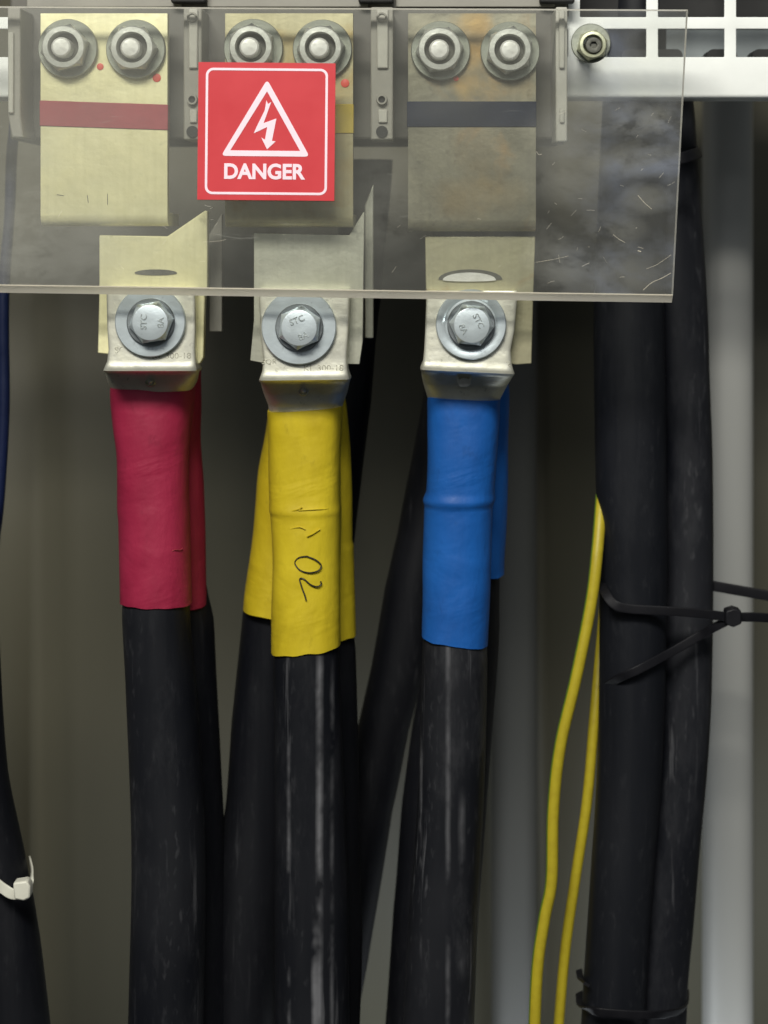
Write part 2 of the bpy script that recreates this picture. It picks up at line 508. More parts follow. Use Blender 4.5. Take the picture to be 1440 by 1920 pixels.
def acrylic(film):
    """clear acrylic without bulk refraction: light passes, surfaces mirror a little; the front film is dust with reflected haze painted in"""
    m = M('acrylic_clear' if not film else 'acrylic_dust_and_glare')
    m.n.remove(m.b)
    tr = m.n.new('ShaderNodeBsdfTransparent'); tr.inputs[0].default_value = (0.97, 0.975, 0.965, 1)
    gl = m.n.new('ShaderNodeBsdfGlossy'); gl.inputs['Roughness'].default_value = 0.04
    fr = m.n.new('ShaderNodeFresnel'); fr.inputs[0].default_value = 1.49
    a = m.n.new('ShaderNodeMixShader')
    m.link(fr.outputs[0], a.inputs[0]); m.link(tr.outputs[0], a.inputs[1]); m.link(gl.outputs[0], a.inputs[2])
    if not film:
        a.inputs[0].default_value = 0.03
        m.link(a.outputs[0], m.out.inputs[0]); return m.m
    geo = m.n.new('ShaderNodeNewGeometry')
    sep = m.n.new('ShaderNodeSeparateXYZ'); m.link(geo.outputs['Position'], sep.inputs[0])
    cloud = m.noise(36, 5, 0.55, (0.9, 1, 1.3), dist=0.35, offs=(0.31, 0, 0.12))
    haze = m.noise(12, 3, 0.5, offs=(0.9, 0, 0.4))
    scr = m.noise(180, 3, 0.6, (0.35, 1, 2.2), dist=1.5)
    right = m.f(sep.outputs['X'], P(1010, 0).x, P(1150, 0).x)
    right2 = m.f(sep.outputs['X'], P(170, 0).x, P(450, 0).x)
    fac = m.math('ADD', m.f(haze, 0.3, 0.7, 0.0, 0.055), m.f(right2, 0, 1, 0.125, 0.045))  # thicker at left, where painted glare adds to the dust
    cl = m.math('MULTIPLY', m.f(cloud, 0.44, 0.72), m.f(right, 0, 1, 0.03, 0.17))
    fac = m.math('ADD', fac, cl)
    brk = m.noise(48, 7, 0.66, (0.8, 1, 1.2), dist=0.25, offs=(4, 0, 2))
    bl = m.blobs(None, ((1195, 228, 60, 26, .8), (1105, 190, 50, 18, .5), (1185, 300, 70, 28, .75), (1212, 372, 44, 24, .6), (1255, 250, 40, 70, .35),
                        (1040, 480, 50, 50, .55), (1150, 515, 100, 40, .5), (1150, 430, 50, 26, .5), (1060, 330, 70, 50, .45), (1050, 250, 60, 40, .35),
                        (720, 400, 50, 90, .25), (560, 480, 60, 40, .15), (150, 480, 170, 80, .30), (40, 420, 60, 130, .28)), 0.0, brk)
    fac = m.math('ADD', fac, m.math('MULTIPLY', m.math('MULTIPLY', bl, m.f(brk, 0.40, 0.62, 0.08, 1.15)), 0.38))  # blotches of smear and painted cloudy reflection
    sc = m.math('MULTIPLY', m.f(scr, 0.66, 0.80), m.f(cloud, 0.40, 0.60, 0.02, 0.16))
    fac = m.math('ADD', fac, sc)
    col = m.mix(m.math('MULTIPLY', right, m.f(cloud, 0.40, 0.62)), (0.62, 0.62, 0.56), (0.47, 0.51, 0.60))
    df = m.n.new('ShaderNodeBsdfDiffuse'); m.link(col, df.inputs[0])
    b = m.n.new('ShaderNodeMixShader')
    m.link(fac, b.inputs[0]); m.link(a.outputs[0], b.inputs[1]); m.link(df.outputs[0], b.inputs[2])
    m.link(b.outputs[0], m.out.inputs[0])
    return m.m
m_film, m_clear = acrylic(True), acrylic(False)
def frosted():
    m = M('acrylic_sawn_edge')
    n = m.noise(120, 4, 0.6, (0.08, 1, 3))
    m.base(m.mix(m.f(n, 0.35, 0.65), (0.80, 0.76, 0.66), (0.66, 0.62, 0.53)))
    m.set(0.35, 0, 0.5)
    tr = m.n.new('ShaderNodeBsdfTranslucent'); tr.inputs[0].default_value = (0.92, 0.88, 0.78, 1)
    mx = m.n.new('ShaderNodeMixShader'); mx.inputs[0].default_value = 0.5
    m.link(tr.outputs[0], mx.inputs[1]); m.link(m.b.outputs[0], mx.inputs[2]); m.link(mx.outputs[0], m.out.inputs[0])
    return m.m
m_frost = frosted()

# ------------------------------------------------------------ setting: the cubicle's back
def folded_sheet():
    # folded back sheet: (px at depth, depth) profile swept vertically
    d = 0.30
    prof = [(-700, d), (-60, d), (-40, d + .012), (60, d + .012), (90, d - .004), (150, d), (560, d), (700, d), (905, d), (925, d + .016),
            (1015, d + .016), (1035, d), (1230, d), (1500, d), (1620, d), (2400, d)]
    V, F = [], []
    for x, dd in prof:
        for y in (-500, 2500):
            V.append(P(x, y, dd))
    for i in range(len(prof) - 1):
        F.append((2 * i, 2 * i + 1, 2 * i + 3, 2 * i + 2))
    return V, F
w = obj('wall', folded_sheet(), m_wall, None, 20); w['kind'] = 'structure'; w['label'] = 'dark olive grey back sheet of the cubicle'
so = w.modifiers.new('solidify', 'SOLIDIFY'); so.thickness = 0.002; so.offset = -1

def post(x0, x1, d, y0, y1):
    k = S * (1 + d / D)
    V, F = [], []
    n = 40
    for y in (y0, y1):
        for i in range(n):
            a = 2 * math.pi * i / n
            c, q = math.cos(a), math.sin(a)
            x = (x0 + x1) / 2 + (x1 - x0) / 2 * math.copysign(abs(c) ** 0.75, c)
            V.append(((x - CX) * k, d - 0.014 * math.copysign(abs(q) ** 0.75, q), (CY - y) * k))
    for i in range(n): F.append((i, (i + 1) % n, n + (i + 1) % n, n + i))
    return V, F
po = obj('steel_post', post(1318, 1410, 0.22, -400, 2400), m_galv, None, 60)
tag(po, 'pale grey rounded upright post behind the right hand pair of thick cables', 'post')
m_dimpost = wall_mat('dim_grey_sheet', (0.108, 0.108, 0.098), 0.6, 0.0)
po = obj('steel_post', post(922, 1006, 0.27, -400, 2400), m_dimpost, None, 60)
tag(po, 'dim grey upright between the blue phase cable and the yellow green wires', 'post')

# ------------------------------------------------------------ perforated white plate
def perforated():
    xs = [-400, -380]
    xcols = []
    x = 1234 - 146.5 * 12
    xs = []
    while x < 2000:
        xcols.append((x, x + 124.5)); x += 146.5
    rows = [(-150 - 86 * 0, -97), (-86 + 10, -22), (-22 + 22, 32), (54, 107)]
    rows = [(-129, -73), (-51, 32), (54, 107)]
    X = [-480]; Y = [-220]
    for a, b in xcols: X += [a, b]
    X += [xcols[-1][1] + 60]
    for a, b in rows: Y += [a, b]
    Y += [176]
    X = sorted(X); 
    bm = bmesh.new()
    k = S * (1 + PD / D)
    vs = {}
    for i, xx in enumerate(X):
        for j, yy in enumerate(Y):
            vs[i, j] = bm.verts.new(((xx - CX) * k, PD, (CY - yy) * k))
    for i in range(len(X) - 1):
        for j in range(len(Y) - 1):
            mx, my = (X[i] + X[i + 1]) / 2, (Y[j] + Y[j + 1]) / 2
            if any(a < mx < b for a, b in xcols) and any(a < my < b for a, b in rows): continue
            bm.faces.new((vs[i, j], vs[i + 1, j], vs[i + 1, j + 1], vs[i, j + 1]))
    # bottom flange folded back through a small radius
    prev = [vs[i, len(Y) - 1] for i in range(len(X))]
    for a in (25, 50, 75, 90):
        z = (CY - 176) * k - 0.0016 * math.sin(R(a)); y = PD + 0.0016 * (1 - math.cos(R(a)))
        cur = [bm.verts.new((v.co.x, y, z)) for v in prev]
        for i in range(len(X) - 1): bm.faces.new((prev[i], prev[i + 1], cur[i + 1], cur[i]))
        prev = cur
    cur = [bm.verts.new((v.co.x, PD + 0.02, v.co.z)) for v in prev]
    for i in range(len(X) - 1): bm.faces.new((prev[i], prev[i + 1], cur[i + 1], cur[i]))
    me = bpy.data.meshes.new('perforated_plate'); bm.to_mesh(me); bm.free()
    return me
PD = 0.040
pp = obj('perforated_plate', perforated(), m_white, None, 40)
tag(pp, 'white powder coated steel plate with rows of rectangular openings, bottom edge folded back', 'metal plate')
so = pp.modifiers.new('solidify', 'SOLIDIFY'); so.thickness = 0.0015; so.offset = 1
bevel(pp, 0.0004, 2)
# grey panel and dark boss seen through the openings
t = thing('inner_panel', 'blue grey inner panel seen through the openings of the white plate', 'panel', P(1250, 80, 0.08))
obj('sheet', box(1040, 40, 1640, 150, 0.08, 0.083), m_greyplate, t)
for x in (1193, 1240 + 10, 1352, 1437):
    obj('boss', rbox(x - 26, 92, x + 30, 140, 12, 0.066, 0.0795), m_hole, t)
t = obj('upper_duct', box(1030, -260, 1660, 39, 0.075, 0.12), m_hole)
tag(t, 'black duct behind the upper openings of the white plate', 'duct')
# ------------------------------------------------------------ circuit breaker casing
t = thing('circuit_breaker', 'grey moulded breaker casing behind the three busbars, mostly hidden', 'circuit breaker', P(540, 262, 0.05))
def shell():
    parts = [box(18, -160, 1064, 262, 0.0345, 0.10)]
    return join(*parts)
bevel(obj('casing', shell(), m_house, t), 0.0012)
for x0, x1 in ((50, 340), (388, 690), (742, 1040)):
    bevel(obj('terminal_cover', box(x0, -170, x1, 13, 0.0335, 0.0344), m_rib, t), 0.0003)
for x in (364, 716, 1056):
    bevel(obj('cover_clip', box(x - 44, -30, x + 22, 5, 0.028, 0.0334), m_hole, t), 0.0008)

# phase barriers
def barrier(cx, w, y1, label, angle=0, pale=m_rib, holes=True):
    t = thing('phase_barrier', label, 'barrier', P(cx, y1, 0.03), 'plastic phase barriers between the busbars')
    d0 = 0.0105
    bevel(obj('body', box(cx - w / 2, 13, cx + w / 2, y1, d0, 0.0340), pale, t), 0.0006)
    bevel(obj('raised_rib', join(box(cx - w * .22, 16, cx + w * .28, 128, d0 - .0015, d0 - .0001)), m_ribpale, t), 0.0005)
    bevel(obj('raised_rib', box(cx - w * .16, 205, cx + w * .24, 230, d0 - .0012, d0 - .0001), m_ribpale, t), 0.0004)
    if holes:
        for y, r in ((33, 6.5), (187, 6.5)):
            obj('screw_hole', turned(cx, y, d0, [('c', r, d0 - .0022), ('c', r + 3, d0 - .0022), ('c', r + 4, d0 - .0003), ('c', r, d0 - .0003)], 24, 0, True), pale, t)
            obj('hole', turned(cx, y, d0, [('c', r, d0 - .0008), ('c', r, d0 - .0002)], 20), m_hole, t)
        obj('hole', turned(cx, 247, d0, [('c', 11, d0 - .0008), ('c', 11, d0 - .0002)], 24), m_hole, t)
    return t
barrier(361, 34, 262, 'grey plastic barrier between the bright busbar and the red sticker')
barrier(716, 42, 262, 'grey plastic barrier right of the red sticker, two small holes in it')
barrier(1053, 22, 266, 'narrow pale plastic barrier beside the edge of the white plate', pale=m_ribpale, holes=False)
t = thing('phase_barrier', 'narrow grey barrier at the left end, its foot bent inward', 'barrier', P(28, 258, 0.03), 'plastic phase barriers between the busbars')
bevel(obj('body', prism([(14, 13), (38, 13), (38, 215), (44, 258), (22, 258), (15, 215)], 0.0105, 0.0340), m_rib, t), 0.0006)
bevel(obj('raised_rib', box(15, 60, 25, 212, 0.009, 0.0104), m_ribpale, t), 0.0004)

# ------------------------------------------------------------ busbars
def bent_plate(x0, x1, y0, y1, d, th, rpx=22):
    """flat bar hanging down whose foot bends back"""
    k = S * (1 + d / D)
    pts = []   # (z, y) outer line
    z1 = (CY - y1) * k; r = rpx * k
    pts.append(((CY - y0) * k, d))
    pts.append(((CY - (y0 + y1) / 2) * k, d))
    for a in range(0, 91, 10):
        pts.append((z1 + r - r * math.sin(R(a)), d + r - r * math.cos(R(a))))
    pts.append((z1, d + r + 0.028))
    inner = []
    for i, (z, y) in enumerate(pts):
        a = pts[max(i - 1, 0)]; b = pts[min(i + 1, len(pts) - 1)]
        t = Vector((b[0] - a[0], b[1] - a[1])).normalized()
        inner.append((z - t.y * -th, y + abs(t.x) * th))
    V, F = [], []
    for (z, y), (zi, yi) in zip(pts, inner):
        for x in (x0, x1):
            X = (x - CX) * k
            V += [(X, y, z), (X, yi, zi)]
    for i in range(len(pts) - 1):
        a = 4 * i; b = a + 4
        F += [(a, a + 2, b + 2, b), (a + 1, b + 1, b + 3, a + 3), (a, b, b + 1, a + 1), (a + 2, a + 3, b + 3, b + 2)]
    n = 4 * (len(pts) - 1)
    F += [(0, 1, 3, 2), (n, n + 2, n + 3, n + 1)]
    return V, F
UD, LD = 0.0185, 0.0250
def busbar(x0, x1, y1, upper, lower_poly, lower, band, by0, by1, label, side=None, skew=0):
    t = thing('busbar', label, 'busbar', P((x0 + x1) / 2, 680, 0.03), 'flat busbars')
    bevel(obj('upper_plate', bent_plate(x0, x1, 25, y1, UD, 0.005), upper, t), 0.0005)
    bevel(obj('lower_plate', prism(lower_poly, LD, LD + 0.006), lower, t), 0.0004)
    o = obj('colour_band', prism([(x0 - 2, by0), (x1 + 1, by0 + skew), (x1 + 1, by1 + skew), (x0 - 2, by1)], UD - 0.0005, UD + 0.0056), band, t)
    bevel(o, 0.0003)
    if side:
        sx0, sx1, sy0, sy1, mt = side
        bevel(obj('rear_plate', prism([(sx0, sy0 + 40), (sx1, sy0), (sx1, sy1), (sx0, sy1)], 0.045, 0.050), mt, t), 0.0004)
    return t
b1 = busbar(76, 314, 424, m_barL, [(186, 441), (314, 443), (384, 395), (389, 395), (389, 545), (384, 548), (381, 670), (375, 682), (200, 664), (183, 662), (186, 545)], m_barL,
       m_redband, 188, 236, 'bright brassy busbar with a dark red band, leftmost of the three', (392, 416, 400, 622, m_rib), 8)
b2 = busbar(422, 662, 426, m_barM, [(476, 437), (655, 441), (681, 398), (683, 398), (680, 640), (674, 683), (490, 680), (469, 676), (476, 600)], m_barMl,
       m_yelband, 195, 250, 'dull busbar behind the red danger sticker, middle of the three', (684, 700, 345, 634, m_barMl))
b3 = busbar(765, 1005, 434, m_barR, [(797, 443), (1004, 443), (1000, 560), (997, 682), (968, 684), (800, 660)], m_barRl,
       m_blueband, 190, 238, 'brown tarnished busbar with a dark blue band, rightmost of the three')
for t_, cx_, cy_, r_ in ((b1, 188, 125, 6.5), (b1, 294, 146, 8), (b2, 647, 156, 8), (b3, 855, 147, 5)):
    obj('paint_dot', turned(cx_, cy_, UD, [('c', r_ * .8, UD - .0004), ('c', r_, UD - .00025), ('c', r_, UD - .0001)], 20), m_dot, t_)
# added crescents painting the refracted image of the lug washers and its glint
def crescent(cx, cy, hw, h, d0, d1, up=0.25):
    top = [(cx + hw * math.cos(R(a)), cy - h * math.sin(R(a))) for a in range(0, 181, 12)]
    bot = [(cx - hw * math.cos(R(a)), cy + h * up * math.sin(R(a))) for a in range(12, 180, 12)]
    return prism(top + bot, d0, d1)
obj('washer_image', crescent(292, 512, 40, 7, LD - .0004, LD - .0001, 0.6), m_dark_and_shade, b1)
obj('washer_image', crescent(882, 524, 60, 19, LD - .0004, LD - .0001, 0.1), m_dark_and_shade, b3)
obj('washer_image_glint', crescent(880, 525, 50, 14, LD - .0010, LD - .0005, 0.2), m_stud, b3)
# fine scratches on the bright bar
for x0_, y0_, x1_, y1_ in ((107, 365, 119, 367), (202, 363, 201, 384), (164, 366, 165, 380)):
    w_ = 1.0
    obj('scratch', prism([(x0_, y0_ - w_ / 2), (x1_ + w_, y1_ - w_ / 2), (x1_, y1_ + w_ / 2), (x0_ - w_, y0_ + w_ / 2)], UD - .0002, UD - .00005), m_dark_and_shade, b1)

# nuts on the upper plates
def nut_set(cx, cy, rot, label, dx=0, ring=37):
    t = thing('locking_nut', label, 'nut', P(cx, cy, UD), 'nuts on the busbar studs')
    d = UD
    obj('washer', turned(cx + 2, cy, d, [('c', 30, d - .0001), ('c', 54, d - .0001), ('c', 55.5, d - .0006), ('c', 55.5, d - .0022), ('c', 54, d - .0027), ('c', 44, d - .0026), ('c', 30, d - .0026)], 60, 0, True), m_washer, t)
    obj('nut', turned(cx, cy, d, [('h', 38, d - .0027), ('h', 39, d - .0032), ('h', 39, d - .0078), ('c', 40, d - .0088), ('c', 38, d - .0093), ('c', 29, d - .0094), ('c', 28, d - .0088), ('c', 27, d - .0028)], 60, rot, True), m_nut, t, 30)
    obj('gap_shade_disc', turned(cx, cy, d, [('c', 26.5, d - .0030), ('c', 26.5, d - .0040)], 40), m_dark_and_shade, t, 30)  # dark disc painting the shade between nut and stud
    obj('stud', turned(cx + dx, cy + 1, d, [('c', 19, d - .0028), ('c', 19, d - .0085), ('c', 18, d - .0101), ('c', 15, d - .0106), ('c', 5, d - .0108)], 40), m_stud, t, 30)
    return t
nut_set(127, 92, 0.25, 'nut at the top left corner of the bright brassy busbar', -3)
nut_set(254, 93, 0.0, 'nut near the right edge of the bright brassy busbar', -2)
nut_set(474, 92, 0.5, 'nut above the left half of the danger sticker', -2)
nut_set(603, 93, 0.1, 'nut above the right corner of the danger sticker', -2)
nut_set(824, 96, 0.12, 'nut at the left side of the rust stained busbar', -1)
nut_set(954, 97, 0.36, 'nut at the right side of the rust stained busbar', 0)

# fixing nut outside the acrylic at the right
t = thing('fixing_nut', 'small yellowish zinc nut and washer holding the clear sheet over the white plate', 'nut', P(1109, 84, 0))
obj('washer', turned(1107, 82, 0, [('c', 14, -.0003), ('c', 36, -.0003), ('c', 37, -.0010), ('c', 37, -.0019), ('c', 35.5, -.0022), ('c', 14, -.0022)], 48, 0, True), m_washer, t)
obj('nut', turned(1110, 85, -.004, [('h', 25.5, -.0023), ('h', 25.5, -.0062), ('c', 26, -.0070), ('c', 24, -.0076), ('c', 19, -.0077), ('c', 17, -.0070), ('c', 17, -.0024)], 60, 0.3, True), m_zincy, t, 30)
obj('screw_end', turned(1112, 86, -.006, [('c', 15.5, -.0024), ('c', 15.5, -.0080), ('c', 14, -.0088), ('c', 9, -.0089), ('h', 6.5, -.0088), ('h', 6, -.0076)], 36), m_dark_and_shade, t, 30)
obj('standoff', turned(1107, 84, 0.008, [('c', 13, 0.0055), ('c', 13, 0.0385)], 24), m_zinc, t)

# ------------------------------------------------------------ lugged phase cables
def lug_part(parent, cx0, hwt, cx1, hwb, ytop, ylip, ybot, dip, bx, bhw, label=None, f0=0.0178, dimple='ball', sl=0):
    """flattened palm, flared lip, then the hollow scoop down to the barrel"""
    back = 0.0246
    rows = [(ytop, cx0, hwt, f0, back, 14, 0),
            (ytop + 2, cx0, hwt + 1, f0 - .0002, back, 14, 0),
            ((ytop + ylip) / 2, (cx0 + cx1) / 2, (hwt + hwb) / 2 - 2, f0 - .0002, back, 14, 0),
            (ylip - 38, cx1, hwb - 6, f0 - .0002, back + .0008, 13, 0),
            (ylip - 16, cx1, hwb - 4, f0 - .0003, back + .003, 12, sl * .6),
            (ylip - 6, cx1, hwb - 1, f0 - .0006, back + .008, 11, sl),
            (ylip, cx1, hwb + 1, f0 - .0004, back + .012, 10, sl),
            (ylip + 3, cx1, hwb, f0 + .0012, back + .015, 9, sl),
            (ylip + 5, cx1, hwb - 1, f0 + .0155, back + .019, 7, sl),
            (ylip + 13, (cx1 * .7 + bx * .3), hwb - 3, f0 + .0170, back + .026, 5.0, sl * .6),
            (ylip + 26, (cx1 * .4 + bx * .6), hwb * .5 + bhw * .5 + 1, f0 + .0190, back + .035, 3.4, sl * .3),
            (ybot, bx, bhw, f0 + .0212, back + .040, 2.6, 0),
            (ybot + 40, bx, bhw - 6, f0 + .0218, back + .040, 2.4, 0)]
    o = obj('lug', loft(rows, 96, 3, 0.00018, False, cx0, 60), m_lug, parent, 50)
    py = ylip + 24
    dd = f0 + .0184
    if dimple == 'ball':
        obj('inspection_hole', turned(bx - 4, py, dd, [('c', 11, dd + .003), ('c', 10, dd - .0002), ('c', 8, dd - .0008), ('c', 7, dd + .0005), ('c', 6.5, dd + .0012)], 24), m_lugdark, o)
        obj('solder_bead', turned(bx - 4, py - 1, dd, [('c', 6, dd + .0012), ('c', 5.4, dd - .0006), ('c', 3.6, dd - .0016), ('c', 1.4, dd - .0020)], 20), m_stud, o)
    else:
        obj('inspection_hole', prism([(bx - 14, py - 16), (bx - 9, py - 6), (bx - 4, py - 9), (bx + 5, py - 9), (bx + 9, py - 6), (bx + 14, py - 16), (bx + 13, py + 1), (bx + 6, py + 7), (bx - 7, py + 7), (bx - 13, py)], dd - .0022, dd + .003), m_stud, o)
    return o

FD = 0.0385     # front of the sleeves
CD = 0.0523     # centre depth of the front cables
def sleeve(parent, rows, mat, wob=0.0006, seed=0, name='heat_shrink_sleeve'):
    rr = []
    for py, cx, hw, df, n, sl in rows:
        rr.append((py, cx, hw, df, df + 2 * L(hw, CD) * (1.0), n, sl))
    return obj(name, loft(rr, 72, 4, wob * 1.5, True, seed, 26, 3), mat, parent, 60)

# --- red
LBL = 'front phase cable with lug'
t = thing('power_cable', 'black power cable with red heat shrink sleeve, in front of its twin', 'power cable', P(290, 720, CD), 'lugged phase cables')
lr = lug_part(t, 284, 82, 287, 87, 541, 692, 733, 6, 286, 72)
for s_, x_, y_, c_, w_ in (('KL 300-18', 322, 667, 11, 72),):
    obj('stamped_size', text(s_, x_, y_, c_, .01755, .0003, w_, 0.01, 0.0), m_emboss, lr)
obj('stamped_mark', text('SQR', 232, 657, 14, .01755, .0003, 34, 0.04), m_emboss, lr)
sleeve(t, [(724, 289, 75, FD, 3.4, 0), (735, 288, 75, FD - .0002, 3.2, 0), (800, 286, 70, FD - .0005, 2.8, 0), (850, 286, 66, FD - .0006, 2.5, 0), (930, 287, 66.5, FD - .0006, 2.3, 0),
           (955, 288, 67, FD - .0007, 2.2, 0), (975, 289, 66.5, FD - .0006, 2.2, 0), (1060, 291, 66, FD - .0002, 2.1, 0), (1128, 293, 66, FD, 2.1, 2)], m_sred, 0.0007, 1)
obj('crease', tube([P(322, 1034, .0399), P(328, 1031, .0404), P(338, 1031, .0422), P(342, 1028, .0432)], .00022, 6, 3), m_redband, t)
obj('jacket', cable([(1060, 293, 58), (1120, 293, 62), (1150, 293, 63.5), (1300, 303, 66), (1450, 311, 68), (1600, 316, 69), (1800, 314, 70), (2050, 308, 71)], CD, seed=1), m_j1, t)
t = thing('power_cable', 'rear black cable whose red sleeve shows as a darker strip on the right', 'power cable', P(320, 720, .07), 'lugged phase cables')
def rsleeve(parent, pts, mat, dc, seed, sl=0):
    rows = []
    for i, (py, cx, hw) in enumerate(pts):
        r = L(hw, dc)
        rows.append((py, cx, hw, dc - r, dc + r, 2.1, sl if i == len(pts) - 1 else 0))
    return obj('heat_shrink_sleeve', loft(rows, 48, 6, .0012, True, seed, 24, 3), mat, parent, 60)
rsleeve(t, [(690, 316, 60), (760, 316, 62), (830, 313, 62), (900, 316, 62), (1000, 320, 63), (1138, 325, 63)], m_sred, .080, 3, -4)
obj('jacket', cable([(1100, 326, 61), (1160, 338, 62), (1250, 343, 62), (1400, 351, 62), (1550, 359, 62), (1750, 368, 62), (2050, 378, 62)], .084, seed=2), m_jr, t)

# --- yellow
t = thing('power_cable', 'scuffed black cable with yellow sleeve marked by hand, front and centre', 'power cable', P(573, 760, CD), 'lugged phase cables')
ly = lug_part(t, 571, 84, 573, 84, 543, 709, 758, 6, 573, 70, sl=-1)
obj('stamped_size', text('KL 300-18', 607, 690, 11, .01755, .0003, 74, 0.01), m_emboss, ly)
obj('stamped_mark', text('SQR', 505, 679, 11, .01755, .0003, 28, 0.0), m_emboss, ly)
sleeve(t, [(764, 573, 70, FD - .0005, 3.2, -5), (775, 573, 70, FD - .0006, 3.2, -3), (840, 573, 66, FD - .0004, 2.9, 0), (935, 573, 65, FD - .0002, 2.6, 0), (955, 573, 66.3, FD - .0007, 2.5, 0), (963, 574, 65.5, FD - .0003, 2.4, 0),
           (1050, 575, 63.5, FD, 2.2, 0), (1130, 575, 63, FD, 2.1, 0), (1214, 575, 63.5, FD, 2.1, -8)], m_syel, 0.0008, 5)
def onsleeve(px, py, cx=575, hw=63.5, f=FD):
    u = max(-0.99, min(0.99, (px - cx) / hw))
    r = L(hw, CD)
    return P(px, py, f + r - r * math.sqrt(1 - u * u) - .0008)
zero = [(575, 1043), (560, 1046), (553, 1056), (562, 1069), (580, 1074), (597, 1070), (602, 1060), (592, 1050), (575, 1043)]
two = [(601, 1090), (602, 1096), (594, 1100), (582, 1096), (570, 1086), (562, 1086), (566, 1102), (571, 1115), (574, 1126)]
for st_ in (zero, two):
    obj('pen_mark', tube([onsleeve(*q) for q in st_], .00030, 6, 5), m_ink, t, 60, label='thin pen stroke of the number 02 written sideways')
for st_ in ([(528, 952), (545, 958), (560, 955), (566, 951)], [(560, 957), (590, 955), (612, 954), (630, 951)], [(545, 991), (562, 988), (572, 992)], [(575, 1006), (586, 1001), (600, 992)]):
    obj('crease', tube([onsleeve(*q, f=FD - .0003) for q in st_], .00028, 6, 4), m_syel, t, 60)
obj('jacket', cable([(1140, 575, 55), (1200, 575, 59), (1235, 575, 62), (1400, 578, 64), (1500, 581, 66), (1700, 584, 69), (2050, 585, 71)], CD, seed=3), m_j2, t)
t = thing('power_cable', 'rear black cable with yellow sleeve splayed to the left', 'power cable', P(540, 720, .07), 'lugged phase cables')
rsleeve(t, [(730, 562, 55), (765, 562, 58), (820, 556, 60), (880, 546, 61), (960, 540, 62), (1050, 530, 62), (1150, 521, 63)], m_syel, .084, 7, 8)
obj('jacket', cable([(1100, 522, 60), (1150, 517, 62), (1250, 508, 63), (1350, 499, 64), (1500, 489, 65), (1600, 474, 66), (1750, 458, 67), (2050, 440, 68)], .090, seed=4), m_jr, t)
t = thing('power_cable', 'rear black cable with yellow sleeve showing along the right side', 'power cable', P(600, 720, .07), 'lugged phase cables')
rsleeve(t, [(730, 588, 55), (765, 590, 58), (830, 594, 61), (900, 597, 61), (1015, 597, 61), (1022, 597.5, 63), (1100, 602, 61), (1196, 604, 61)], m_syel, .075, 9, -7)
obj('jacket', cable([(1170, 604, 59), (1220, 607, 60), (1400, 612, 60), (1600, 615, 60), (1750, 619, 60), (2050, 612, 60)], .078, seed=5), m_jr, t)

# --- blue
t = thing('power_cable', 'dusty black cable with blue heat shrink sleeve, in front', 'power cable', P(868, 740, CD), 'lugged phase cables')
lb = lug_part(t, 885, 84, 876, 87, 545, 694, 746, 6, 870, 68, dimple='open', sl=4)
obj('stamped_size', text('300-12', 928, 682, 11, .01755, .0003, 60, -0.04), m_emboss, lb)
obj('stamped_mark', text('SQ', 815, 680, 11, .01755, .0003, 22, 0.0), m_emboss, lb)
sleeve(t, [(744, 870, 67, FD - .0002, 3.2, 3), (756, 869, 67, FD - .0003, 3.0, 2), (850, 866, 65, FD - .0004, 2.6, 0), (920, 863, 65, FD - .0003, 2.4, 0), (937, 861, 68.5, FD - .0014, 2.2, 0), (948, 860, 65, FD - .0002, 2.2, 0),
           (1100, 857, 63, FD, 2.1, 0), (1200, 853, 62.5, FD, 2.1, 9)], m_sblu, 0.0006, 11)
obj('jacket', cable([(1120, 853, 55), (1190, 853, 59), (1220, 853, 61), (1350, 850, 62), (1500, 845, 62), (1700, 832, 65), (2050, 818, 68)], CD, seed=6), m_j3, t)
t = thing('power_cable', 'rear black cable with a short blue sleeve showing at the right', 'power cable', P(890, 740, .07), 'lugged phase cables')
rsleeve(t, [(700, 898, 56), (745, 897, 60), (850, 893, 61), (1000, 888, 61), (1078, 884, 61)], m_sblu, .082, 13, -1)
obj('jacket', cable([(1050, 881, 58), (1090, 877, 60), (1200, 875, 61), (1350, 864, 61), (1500, 852, 61), (1700, 836, 62), (2050, 815, 64)], .086, seed=7), m_jr, t)
t = tag(obj('power_cable', cable([(600, 860, 52), (1100, 848, 52), (1250, 845, 54), (1370, 828, 56), (1500, 812, 58), (1700, 798, 60), (2050, 775, 60)], .112, seed=8), m_jr),
        'black cable emerging at the left edge of the blue phase cable near the bottom', 'power cable', 'black cables running behind')
tag(obj('power_cable', cable([(300, 862, 50), (700, 850, 50), (850, 825, 51), (1000, 797, 52), (1100, 774, 52), (1250, 747, 51), (1370, 718, 49), (1520, 687, 49), (1800, 640, 50), (2050, 600, 50)], .13, seed=9), m_jr),
    'black cable slanting down and left from behind the blue sleeve', 'power cable', 'black cables running behind')
tag(obj('power_cable', cable([(300, 690, 46), (560, 668, 46), (650, 658, 46), (750, 648, 48), (850, 636, 48), (950, 624, 48), (1050, 611, 48), (1300, 585, 48), (2050, 560, 48)], .115, seed=10), m_jr),
    'dark cable showing just right of the yellow sleeve, going up behind the busbar', 'power cable', 'black cables running behind')

